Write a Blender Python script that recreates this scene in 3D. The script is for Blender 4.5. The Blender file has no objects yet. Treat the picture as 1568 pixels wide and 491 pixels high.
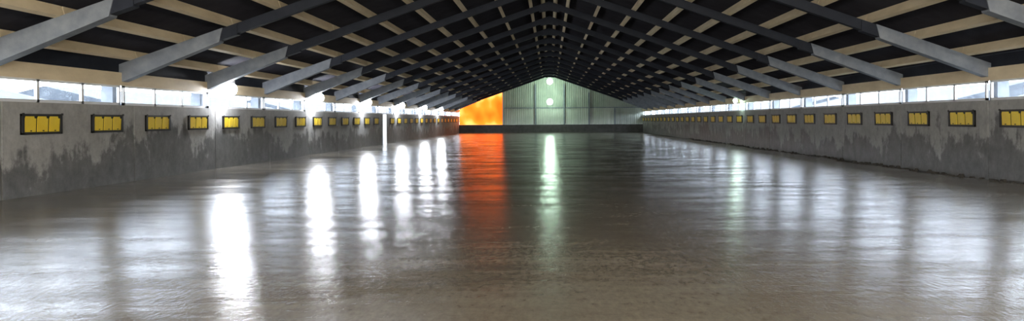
import bpy, math, random
from mathutils import Vector
random.seed(4)
S=bpy.context.scene
C=S.collection
XL,XR=-12.0,12.3
Y0,Y1=-8.0,114.0
SL=0.347; ZA=7.75
def zs(x): return ZA-SL*abs(x)

# ---------------- material helpers ----------------
def mat(name):
    m=bpy.data.materials.new(name); m.use_nodes=True
    nt=m.node_tree; nt.nodes.clear()
    o=nt.nodes.new('ShaderNodeOutputMaterial')
    return m,nt,o
def N(nt,t,**k):
    n=nt.nodes.new(t)
    for a,b in k.items():
        if a in n.inputs.keys(): n.inputs[a].default_value=b
        else: setattr(n,a,b)
    return n
def noise(nt,vec,scale,detail=4,rough=.55,sc=None):
    n=nt.nodes.new('ShaderNodeTexNoise'); n.inputs['Scale'].default_value=scale
    n.inputs['Detail'].default_value=detail; n.inputs['Roughness'].default_value=rough
    if sc:
        mp=nt.nodes.new('ShaderNodeMapping'); mp.inputs['Scale'].default_value=sc
        nt.links.new(vec,mp.inputs[0]); vec=mp.outputs[0]
    nt.links.new(vec,n.inputs['Vector'])
    return n.outputs['Fac']
def ramp(nt,fac,stops):
    r=nt.nodes.new('ShaderNodeValToRGB')
    e=r.color_ramp.elements
    while len(e)<len(stops): e.new(0.5)
    for i,(p,c) in enumerate(stops):
        e[i].position=p; e[i].color=(c if len(c)==4 else (*c,1)) if isinstance(c,tuple) else (c,c,c,1)
    nt.links.new(fac,r.inputs[0]); return r.outputs[0]
def mixc(nt,f,a,b,mode='MIX'):
    m=nt.nodes.new('ShaderNodeMix'); m.data_type='RGBA'; m.blend_type=mode
    for s,v in ((m.inputs[0],f),(m.inputs[6],a),(m.inputs[7],b)):
        if isinstance(v,(int,float)): s.default_value=v
        elif isinstance(v,tuple): s.default_value=(*v,1)
        else: nt.links.new(v,s)
    return m.outputs[2]
def math_(nt,op,a,b=0.0):
    m=nt.nodes.new('ShaderNodeMath'); m.operation=op
    for s,v in ((m.inputs[0],a),(m.inputs[1],b)):
        if isinstance(v,(int,float)): s.default_value=v
        else: nt.links.new(v,s)
    return m.outputs[0]
def geo(nt):
    g=nt.nodes.new('ShaderNodeNewGeometry'); return g.outputs['Position']
def simple(name,c1,c2,scale=3,rough=.7,bump=.0,metal=0,sc=None,spec=None):
    m,nt,o=mat(name); p=geo(nt)
    f=noise(nt,p,scale,5,.6,sc)
    b=N(nt,'ShaderNodeBsdfPrincipled'); b.inputs['Roughness'].default_value=rough; b.inputs['Metallic'].default_value=metal
    if spec is not None: b.inputs['Specular IOR Level'].default_value=spec
    nt.links.new(ramp(nt,f,[(.3,c1),(.7,c2)]),b.inputs['Base Color'])
    if bump:
        bp=nt.nodes.new('ShaderNodeBump'); bp.inputs['Distance'].default_value=bump
        nt.links.new(noise(nt,p,scale*8,4),bp.inputs['Height']); nt.links.new(bp.outputs[0],b.inputs['Normal'])
    nt.links.new(b.outputs[0],o.inputs[0]); return m
def emis(name,col,st):
    m,nt,o=mat(name); e=N(nt,'ShaderNodeEmission'); e.inputs[0].default_value=(*col,1); e.inputs[1].default_value=st
    nt.links.new(e.outputs[0],o.inputs[0]); return m

# wall concrete with damp stain
def wallmat():
    m,nt,o=mat('precast_concrete'); p=geo(nt)
    sx=nt.nodes.new('ShaderNodeSeparateXYZ'); nt.links.new(p,sx.inputs[0])
    n1=noise(nt,p,.40,7,.66); n2=noise(nt,p,2.2,6,.65); n3=noise(nt,p,9,5,.6)
    drip=noise(nt,p,1.8,4,.6,(1,1,.22))
    h=math_(nt,'ADD',sx.outputs[2],math_(nt,'MULTIPLY',math_(nt,'SUBTRACT',n1,.5),4.6))
    h=math_(nt,'ADD',h,math_(nt,'MULTIPLY',math_(nt,'SUBTRACT',drip,.5),2.0))
    h=math_(nt,'ADD',h,math_(nt,'MULTIPLY',math_(nt,'SUBTRACT',n2,.5),1.4))
    st=ramp(nt,math_(nt,'DIVIDE',h,2.2),[(.36,0.0),(.50,1.0)])
    light=ramp(nt,n2,[(.3,(.34,.34,.33)),(.7,(.48,.48,.465))])
    dark=ramp(nt,n2,[(.3,(.10,.102,.10)),(.7,(.21,.21,.205))])
    c=mixc(nt,st,dark,light)
    c=mixc(nt,.35,c,ramp(nt,n3,[(.3,(.5,.5,.5)),(.7,(1,1,1))]),'MULTIPLY')
    b=N(nt,'ShaderNodeBsdfPrincipled'); nt.links.new(c,b.inputs['Base Color'])
    nt.links.new(ramp(nt,st,[(0,.5),(1,.8)]),b.inputs['Roughness'])
    bp=nt.nodes.new('ShaderNodeBump'); bp.inputs['Distance'].default_value=.01
    nt.links.new(n3,bp.inputs['Height']); nt.links.new(bp.outputs[0],b.inputs['Normal'])
    nt.links.new(b.outputs[0],o.inputs[0]); return m
def floormat():
    m,nt,o=mat('wet_screed'); p=geo(nt)
    n1=noise(nt,p,.16,3,.5); n2=noise(nt,p,1.3,6,.62,(.6,1.5,1)); n3=noise(nt,p,5,5,.7,(3,1,1))
    n4=noise(nt,p,.7,5,.65,(.5,1.3,1))
    c=ramp(nt,n2,[(.3,(.235,.212,.170)),(.7,(.31,.285,.232))])
    c=mixc(nt,.5,c,ramp(nt,n3,[(.35,(.5,.5,.5)),(.65,(1,1,1))]),'MULTIPLY')
    c=mixc(nt,.25,c,ramp(nt,n1,[(.35,(.6,.6,.61)),(.65,(1,1,1))]),'MULTIPLY')
    b=N(nt,'ShaderNodeBsdfPrincipled'); nt.links.new(c,b.inputs['Base Color'])
    r=math_(nt,'ADD',ramp(nt,n4,[(.38,.06),(.62,.18)]),math_(nt,'MULTIPLY',n3,.12))
    nt.links.new(r,b.inputs['Roughness'])
    b.inputs['IOR'].default_value=1.65
    a1=noise(nt,p,1.6,1,.5,(.35,1.6,1))
    a2=noise(nt,p,6,3,.6,(.6,1.2,1))
    a3=noise(nt,p,5,4,.7,(4,1.1,1))
    h=math_(nt,'ADD',math_(nt,'MULTIPLY',a1,.005),math_(nt,'MULTIPLY',a2,.0036))
    h=math_(nt,'ADD',h,math_(nt,'MULTIPLY',a3,.0038))
    bp=nt.nodes.new('ShaderNodeBump'); bp.inputs['Distance'].default_value=1.0; bp.inputs['Strength'].default_value=.9
    nt.links.new(h,bp.inputs['Height']); nt.links.new(bp.outputs[0],b.inputs['Normal'])
    nt.links.new(b.outputs[0],o.inputs[0]); return m
def panemat():
    m,nt,o=mat('window_pane_dusty'); p=geo(nt)
    t=N(nt,'ShaderNodeBsdfTransparent'); t.inputs[0].default_value=(.93,.96,1,1)
    d=N(nt,'ShaderNodeBsdfTranslucent'); d.inputs[0].default_value=(.8,.85,.9,1)
    f=ramp(nt,noise(nt,p,2.5,4),[(.3,.0),(.7,.05)])
    mx=nt.nodes.new('ShaderNodeMixShader'); nt.links.new(f,mx.inputs[0])
    nt.links.new(t.outputs[0],mx.inputs[1]); nt.links.new(d.outputs[0],mx.inputs[2])
    nt.links.new(mx.outputs[0],o.inputs[0]); return m
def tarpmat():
    m,nt,o=mat('orange_tarpaulin_painted_glow'); p=geo(nt)
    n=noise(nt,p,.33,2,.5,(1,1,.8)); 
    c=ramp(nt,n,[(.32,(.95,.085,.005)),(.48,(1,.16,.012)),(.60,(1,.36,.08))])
    e=N(nt,'ShaderNodeEmission'); e.inputs[1].default_value=3.2  # emission stands in for daylight coming through the sheet
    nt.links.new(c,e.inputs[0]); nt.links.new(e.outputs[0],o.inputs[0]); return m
M=dict(
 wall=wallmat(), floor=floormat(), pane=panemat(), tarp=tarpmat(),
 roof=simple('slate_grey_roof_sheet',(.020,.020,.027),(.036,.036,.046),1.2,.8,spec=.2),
 cream=simple('cream_timber',(.74,.61,.41),(.94,.80,.57),2.5,.7,.004,0,(1,.3,1)),
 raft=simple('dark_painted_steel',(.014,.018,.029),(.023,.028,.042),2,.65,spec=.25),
 haunch=simple('grey_concrete_haunch',(.15,.17,.21),(.25,.28,.32),2.5,.7,.004),
 white=simple('white_window_frame',(.72,.74,.77),(.82,.84,.87),3,.4),
 black=simple('black_plastic',(.012,.012,.012),(.02,.02,.02),3,.5),
 yellow=simple('yellow_plastic_flap',(.90,.62,.03),(.98,.73,.05),3,.4),
 sub=simple('damp_earth',(.03,.028,.025),(.07,.065,.055),5,.8,.02),
 gsheet=simple('galvanised_sheet_green_grey',(.30,.34,.30),(.42,.46,.41),.7,.7),
 gsheet2=simple('galvanised_sheet_pale',(.46,.49,.45),(.58,.61,.56),.7,.7),
 kerb=simple('dark_damp_concrete',(.035,.035,.033),(.07,.07,.065),2,.6,.01),
 out=simple('outdoor_ground',(.22,.23,.2),(.32,.32,.3),.3,.9),
 nwall=simple('neighbour_wall',(.08,.087,.095),(.12,.13,.14),.6,.9,spec=.1),
 nroof=simple('neighbour_roof',(.034,.040,.048),(.070,.078,.088),1.0,.9,0,0,(.4,2.5,.4),.1),
 metal=simple('lamp_housing_metal',(.2,.2,.2),(.3,.3,.3),4,.4,0,.6),
 lamp=emis('lamp_glow_white',(.90,.93,1),180.0),
 lampg=emis('lamp_glow_green_white',(.72,1,.78),55.0),
 fillw=emis('fill_glow_warm',(1,.88,.70),1250.0),  # warm glow, used only by the added fill lights
)
# ---------------- mesh helper ----------------
class B:
    def __init__(s): s.v=[];s.f=[];s.m=[];s.mats=[]
    def mi(s,k):
        if k not in s.mats: s.mats.append(k)
        return s.mats.index(k)
    def box(s,x0,x1,y0,y1,z0,z1,k):
        pts=[(x0,z0),(x1,z0),(x1,z1),(x0,z1)]
        s.prism(pts,y0,y1,k)
    def prism(s,pts,y0,y1,k):   # pts in XZ, extruded along Y
        n=len(pts);o=len(s.v)
        s.v+=[(x,y0,z) for x,z in pts]+[(x,y1,z) for x,z in pts]
        i=s.mi(k)
        s.f.append(tuple(range(o,o+n)));s.f.append(tuple(range(o+2*n-1,o+n-1,-1)));s.m+=[i,i]
        for a in range(n):
            b=(a+1)%n
            s.f.append((o+a,o+n+a,o+n+b,o+b));s.m.append(i)
    def hexa(s,pts,k):
        o=len(s.v);s.v+=pts;i=s.mi(k)
        for f in ((0,1,2,3),(7,6,5,4),(0,4,5,1),(1,5,6,2),(2,6,7,3),(3,7,4,0)):
            s.f.append(tuple(o+a for a in f));s.m.append(i)
    def quad(s,pts,k):
        o=len(s.v);s.v+=pts;s.f.append(tuple(range(o,o+len(pts))));s.m.append(s.mi(k))
    def mesh(s,name):
        me=bpy.data.meshes.new(name);me.from_pydata(s.v,[],s.f)
        for k in s.mats: me.materials.append(M[k])
        me.polygons.foreach_set('material_index',s.m)
        import bmesh
        bm=bmesh.new();bm.from_mesh(me);bmesh.ops.recalc_face_normals(bm,faces=bm.faces);bm.to_mesh(me);bm.free()
        me.update();return me
    def obj(s,name,loc=(0,0,0),bevel=0):
        ob=bpy.data.objects.new(name,s.mesh(name));ob.location=loc;C.objects.link(ob)
        if bevel:
            m=ob.modifiers.new('b','BEVEL');m.width=bevel;m.segments=1;m.limit_method='ANGLE'
        return ob

# ---------------- floor ----------------
b=B(); b.box(-12.3,12.6,Y0,Y1,-.4,-.07,'sub'); b.obj('floor_subbase')
b=B()
ny=1000; ys=[Y0+(Y1-.15-Y0)*i/ny for i in range(ny+1)]
def edge(y): 
    return 11.6+.14*math.sin(y*.9)+.08*math.sin(y*2.7+1)+.06*random.uniform(-1,1)+(.18*math.sin(y*.35))
er=[edge(y) for y in ys]
for i in range(ny):
    b.quad([(-12.0,ys[i],0),(er[i],ys[i],0),(er[i+1],ys[i+1],0),(-12.0,ys[i+1],0)],'floor')
    b.quad([(er[i],ys[i],0),(er[i]+.04,ys[i],-.075),(er[i+1]+.04,ys[i+1],-.075),(er[i+1],ys[i+1],0)],'floor')
b.obj('floor')
# rubble strip by right wall
b=B()
for i in range(520):
    y=random.uniform(14,75); x=random.uniform(11.65,12.2); r=random.uniform(.03,.09)
    t=random.uniform(0,3)
    p=[]
    for zz,rr in ((-.07,1),(-.07+r*random.uniform(.8,1.4),.6)):
        for a in range(4):
            q=t+a*math.pi/2+random.uniform(-.2,.2)
            p.append((x+math.cos(q)*r*rr*1.2,y+math.sin(q)*r*rr*1.5,zz))
    b.hexa(p,'sub')
b.obj('rubble_strip')

# ---------------- side walls ----------------
SILL,WTOP,TTOP=2.17,2.72,3.08
def wall(side,xin,seam0,door=None):
    s=-1 if xin<0 else 1
    b=B(); y=seam0-6*6
    while y<Y1:
        a,c=max(y+.025,Y0),min(y+6-.025,Y1)
        if c>a:
            segs=[(a,c)]
            if door and a<door[0]<c: segs=[(a,door[0]),(door[1],c)]
            for u,v in segs:
                x0,x1=sorted((xin,xin+s*.2)); b.box(x0,x1,u,v,-.07,SILL,'wall')
        y+=6
    x0,x1=sorted((xin+s*.03,xin+s*.17))
    for u,v in ([(Y0,Y1)] if not door else [(Y0,door[0]-.1),(door[1]+.1,Y1)]):
        b.box(x0,x1,u,v,-.07,SILL-.02,'kerb')
    b.obj('wall_'+side)
DOOR=(61.6,63.0)
wall('left',XL,18.8,DOOR); wall('right',XR,24.1)
b=B()
for u in (DOOR[0]+.0,DOOR[1]-.08): b.box(XL-.22,XL+.03,u,u+.08,-.07,SILL,'white')
b.obj('door_1')
# trims
n=0
for s,x in ((-1,XL),(1,XR)):
    n+=1
    b=B(); x0,x1=sorted((x-s*.03,x+s*.12)); b.box(x0,x1,Y0,Y1,WTOP,TTOP,'cream'); 
    x0,x1=sorted((x+s*.05,x+s*.15)); b.box(x0,x1,Y0,Y1,TTOP,zs(x)-.05,'raft')
    b.obj(f'trim_{n}')
# windows
k=0
FY=[18.2+6*i for i in range(-4,16)]
for s,x in ((-1,XL),(1,XR)):
    for fy in FY:
        a,c=fy+.10,fy+5.9
        if c>Y1: c=Y1-.1
        if a<Y0: a=Y0
        if c-a<.5: continue
        k+=1; b=B()
        x0,x1=sorted((x+s*.05,x+s*.12))
        b.box(x0,x1,a,c,SILL,SILL+.07,'white'); b.box(x0,x1,a,c,WTOP-.05,WTOP,'white')
        npn=3
        for i in range(npn+1):
            yy=a+(c-a)*i/npn; w=.05 if 0<i<npn else .07
            b.box(x0,x1,max(yy-w,a),min(yy+w,c),SILL,WTOP,'white')
        b.quad([(x+s*.09,a,SILL),(x+s*.09,c,SILL),(x+s*.09,c,WTOP),(x+s*.09,a,WTOP)],'pane')
        b.obj(f'window_{k}')
# ---------------- roof ----------------
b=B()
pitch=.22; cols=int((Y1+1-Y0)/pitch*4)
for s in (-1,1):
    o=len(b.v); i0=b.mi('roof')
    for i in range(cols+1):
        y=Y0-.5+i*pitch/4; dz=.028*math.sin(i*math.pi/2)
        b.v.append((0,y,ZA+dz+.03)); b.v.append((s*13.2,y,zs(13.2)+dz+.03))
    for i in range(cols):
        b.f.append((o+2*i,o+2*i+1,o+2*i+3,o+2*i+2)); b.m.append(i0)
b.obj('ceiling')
# purlins
PX=[.35]+[.95+1.35*i for i in range(9)]
b=B()
for s in (-1,1):
    for px in PX:
        zt=zs(px)-.005; w=.07; d=.24
        c,si=math.cos(math.atan(SL)),math.sin(math.atan(SL))
        # tilt with slope
        def P(u,v): # u along slope downward, v normal up
            return (s*(px+u*c+v*si), zt-u*si+v*c)
        pts=[P(-w,0),P(w,0),P(w,-d),P(-w,-d)]
        for fy in [-11.8]+FY:
            a,e=fy+.02,fy+5.98
            a=max(a,Y0); e=min(e,Y1-.2)
            if e>a: 
                b.prism(pts,a,e,'cream')
b.obj('roof_purlins')
# portal frames
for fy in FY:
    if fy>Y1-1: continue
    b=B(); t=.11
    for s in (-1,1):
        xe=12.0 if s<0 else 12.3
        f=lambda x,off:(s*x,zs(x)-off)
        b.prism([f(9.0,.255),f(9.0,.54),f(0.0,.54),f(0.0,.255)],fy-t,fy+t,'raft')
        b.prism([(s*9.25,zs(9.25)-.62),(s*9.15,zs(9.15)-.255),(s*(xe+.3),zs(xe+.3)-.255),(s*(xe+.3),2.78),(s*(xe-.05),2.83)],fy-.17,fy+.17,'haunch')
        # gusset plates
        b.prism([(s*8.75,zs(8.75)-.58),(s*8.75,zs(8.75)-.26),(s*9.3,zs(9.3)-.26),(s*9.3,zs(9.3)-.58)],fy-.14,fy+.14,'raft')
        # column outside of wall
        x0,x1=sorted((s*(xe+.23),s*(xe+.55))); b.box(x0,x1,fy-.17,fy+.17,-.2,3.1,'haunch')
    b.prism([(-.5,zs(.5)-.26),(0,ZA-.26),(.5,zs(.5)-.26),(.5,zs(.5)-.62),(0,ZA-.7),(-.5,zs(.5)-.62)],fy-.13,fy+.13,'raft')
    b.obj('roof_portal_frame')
# ---------------- far gable ----------------
GZ=1.05
b=B(); yg=Y1
def corr(x0,x1,zb,zt,k,y=yg,amp=.03,pitch=.25):
    n=max(2,int((x1-x0)/pitch*4)); o=len(b.v); i0=b.mi(k)
    for i in range(n+1):
        x=x0+(x1-x0)*i/n; yy=y+amp*math.sin(i*math.pi/2)
        b.v.append((x,yy,zb(x) if callable(zb) else zb)); b.v.append((x,yy,zt(x) if callable(zt) else zt))
    for i in range(n): b.f.append((o+2*i,o+2*i+2,o+2*i+3,o+2*i+1)); b.m.append(i0)
rf=lambda x: zs(x)+.02
TX=-6.15
corr(TX,12.6,3.25,rf,'gsheet')
corr(TX,8.6,GZ,3.25,'gsheet2')
corr(8.6,12.6,GZ,3.25,'gsheet',yg+.02)
# rails & posts
b.box(TX,12.5,yg-.16,yg-.06,3.2,3.32,'haunch')
for x in (-6.1,-1.9,1.9,5.2,8.6): b.box(x-.09,x+.09,yg-.2,yg-.05,GZ,zs(x)-.7 if abs(x)<6 else 3.3,'haunch')
b.box(TX-.14,TX+.1,yg-.22,yg-.03,GZ,zs(6.1)-.1,'gsheet2')
b.obj('wall_far')
b=B(); b.box(-12,12.3,yg-.5,yg-.2,-.07,GZ,'kerb'); b.obj('low_end_wall')
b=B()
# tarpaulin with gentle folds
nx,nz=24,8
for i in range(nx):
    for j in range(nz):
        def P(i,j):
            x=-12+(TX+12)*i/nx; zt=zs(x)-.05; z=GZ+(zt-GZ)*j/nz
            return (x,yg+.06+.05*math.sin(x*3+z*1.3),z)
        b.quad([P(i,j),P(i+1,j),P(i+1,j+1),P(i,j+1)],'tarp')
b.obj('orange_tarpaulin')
# near gable with big doorway
b=B()
b.prism([(-12.2,-.1),(-6,-.1),(-6,4.2),(6,4.2),(6,-.1),(12.5,-.1),(12.5,zs(12.5)),(0,ZA),(-12.2,zs(12.2))],Y0-.15,Y0,'gsheet')
b.obj('wall_near')
# ---------------- air inlets ----------------
def inlet():
    b=B(); W,H=.80,.24
    # local: X = out of wall (toward interior), Y along, Z up
    fw=.045
    b.box(-.02,.04,-W,W,H-fw,H,'black'); b.box(-.02,.04,-W,W,-H,-H+fw,'black')
    b.box(-.02,.04,-W,-W+.08,-H,H,'black'); b.box(-.02,.04,W-.08,W,-H,H,'black')
    b.box(-.02,.008,-W,W,-H,H,'black')
    pw=(2*W-.16)/3
    for i in range(3):
        c=-W+.08+pw*(i+.5); h=pw/2-.03
        zt,zb=H-.065,-H+.06
        b.hexa([(.010,c-h,zb),(.010,c+h,zb),(.022,c+h,zb),(.022,c-h,zb),
                (.022,c-h,zt-.04),(.022,c+h,zt-.04),(.036,c+h,zt-.04),(.036,c-h,zt-.04)],'yellow')
        b.hexa([(.022,c-h,zt-.04),(.022,c+h*.7,zt-.04),(.036,c+h*.7,zt-.04),(.036,c-h,zt-.04),
                (.024,c-h*.9,zt+.01),(.024,c+h*.6,zt+.01),(.038,c+h*.6,zt+.01),(.038,c-h*.9,zt+.01)],'yellow')
        b.box(.036,.048,c-h*.12,c+h*.12,zb+.015,zb+.04,'black')
    for dy in (-W-.01,W-.06): b.box(.04,.055,dy,dy+.07,H-.03,H+.02,'black')
    return b.mesh('wall_air_inlet')
im=inlet()
def place(x,y,rot,sc=1):
    o=bpy.data.objects.new('wall_air_inlet',im);o.location=(x,y,1.66);o.rotation_euler=(0,0,rot);C.objects.link(o)
y=20.25-6*4
while y<Y1-1:
    if not(DOOR[0]-1<y<DOOR[1]+1): place(XL+.02,y,0)
    y+=3
y=25.6-9*3
while y<Y1-1: place(XR-.02,y,math.pi); y+=3
# ---------------- lamps ----------------
def fill_lamp(name,loc,rz,w,h,glow,tilt=.25):
    b=B()
    # faces +X local
    b.hexa([(-.10,-w*.35,-h*.35),(-.10,w*.35,-h*.35),(0,w*.5,-h*.5),(0,-w*.5,-h*.5),
            (-.10,-w*.35,h*.35),(-.10,w*.35,h*.35),(0,w*.5,h*.5),(0,-w*.5,h*.5)],'metal')
    t=.02
    b.box(0,.03,-w/2,w/2,h/2-t,h/2,'metal');b.box(0,.03,-w/2,w/2,-h/2,-h/2+t,'metal')
    b.box(0,.03,-w/2,-w/2+t,-h/2,h/2,'metal');b.box(0,.03,w/2-t,w/2,-h/2,h/2,'metal')
    g=w/2-t; gh=h/2-t
    b.hexa([(.002,-g,-gh),(.002,g,-gh),(.002,g,gh),(.002,-g,gh),(.045,-g*.7,-gh*.7),(.045,g*.7,-gh*.7),(.045,g*.7,gh*.7),(.045,-g*.7,gh*.7)],glow)
    # bracket
    b.box(-.16,-.09,-w*.5,-w*.44,-.02,.02,'metal');b.box(-.16,-.09,w*.44,w*.5,-.02,.02,'metal');b.box(-.18,-.15,-w*.5,w*.5,-.02,.02,'metal')
    o=b.obj(name,loc); o.rotation_euler=(0,tilt,rz); return o
def globe(name,loc,r,glow,back,dirx=0):
    b=B(); n,m=16,10
    for j in range(m):
        t0,t1=math.pi*j/m,math.pi*(j+1)/m
        for i in range(n):
            a0,a1=2*math.pi*i/n,2*math.pi*(i+1)/n
            P=lambda t,a:(r*math.sin(t)*math.cos(a),r*math.sin(t)*math.sin(a),r*math.cos(t)*1.05)
            q=[P(t0,a0),P(t1,a0),P(t1,a1),P(t0,a1)]
            if j==0:q=[q[0],q[1],q[2]]
            if j==m-1:q=[q[0],q[1],q[3]]
            b.quad(q,glow)
    b.box(-.11,.11,-.11,.11,r*.90,r+.10,'metal')
    if dirx: b.box(*sorted((0,dirx)),-.02,.02,r+.04,r+.08,'metal')
    else: b.box(-.025,.025,0,back,r+.06,r+.10,'metal')
    return b.obj(name,loc)
for i,yy in enumerate((7,31.2,43.2,54.8,67.4,79.6,91.6)):  # nearest one is out of view, added to brighten the near bays
    globe('wall_lamp',(XL+.42,yy,2.86),.22,'lamp',0,-.42)
fill_lamp('added_fill_light',(XR-.22,4,2.9),math.pi-.2,.42,.34,'fillw',-.05)  # unseen fill light, added to brighten the near floor and purlins
globe('wall_lamp',(XR-.42,55,2.84),.14,'lampg',0,.42)
globe('wall_lamp',(0,Y1-2.4,6.65),.38,'lampg',2.35)
globe('wall_lamp',(0,Y1-2.4,4.0),.38,'lampg',2.35)
for x in (-7,0,7):  # row of added fill lights behind the camera
    fill_lamp('added_fill_light',(x,-5.5,3.6),math.pi/2,.7,.6,'fillw',-.02)
# ---------------- outdoors ----------------
b=B(); b.quad([(-300,-150,-.41),(300,-150,-.41),(300,400,-.41),(-300,400,-.41)],'out'); b.obj('ground')
for s in (-1,1):
    for y0,y1 in ((5,60),(70,110),(118,260)):
        b=B(); x=34 if s<0 else 32
        b.box(*sorted((s*x,s*(x+14))),y0,y1,-.4,2.9,'nwall')
        b.prism([(s*(x-.5),2.85),(s*(x+7),4.65),(s*(x+14.5),2.85)],y0-.4,y1+.4,'nroof')
        b.obj('neighbouring_barn')
# ---------------- world ----------------
w=bpy.data.worlds.new('W');S.world=w;w.use_nodes=True
bg=w.node_tree.nodes['Background'];bg.inputs[0].default_value=(.80,.88,1,1);bg.inputs[1].default_value=15.0
S.view_settings.view_transform='Standard'
# ---------------- camera ----------------
cd=bpy.data.cameras.new('cam');cd.lens=30.2;cd.sensor_width=36;cd.shift_x=-.037;cd.shift_y=-.0399;cd.clip_end=1000
co=bpy.data.objects.new('camera',cd);C.objects.link(co);co.location=(0,0,1.7)
from mathutils import Matrix
co.rotation_euler=(Matrix.Rotation(math.pi/2,4,'X')@Matrix.Rotation(-.0057,4,'Z')).to_euler()
S.camera=co
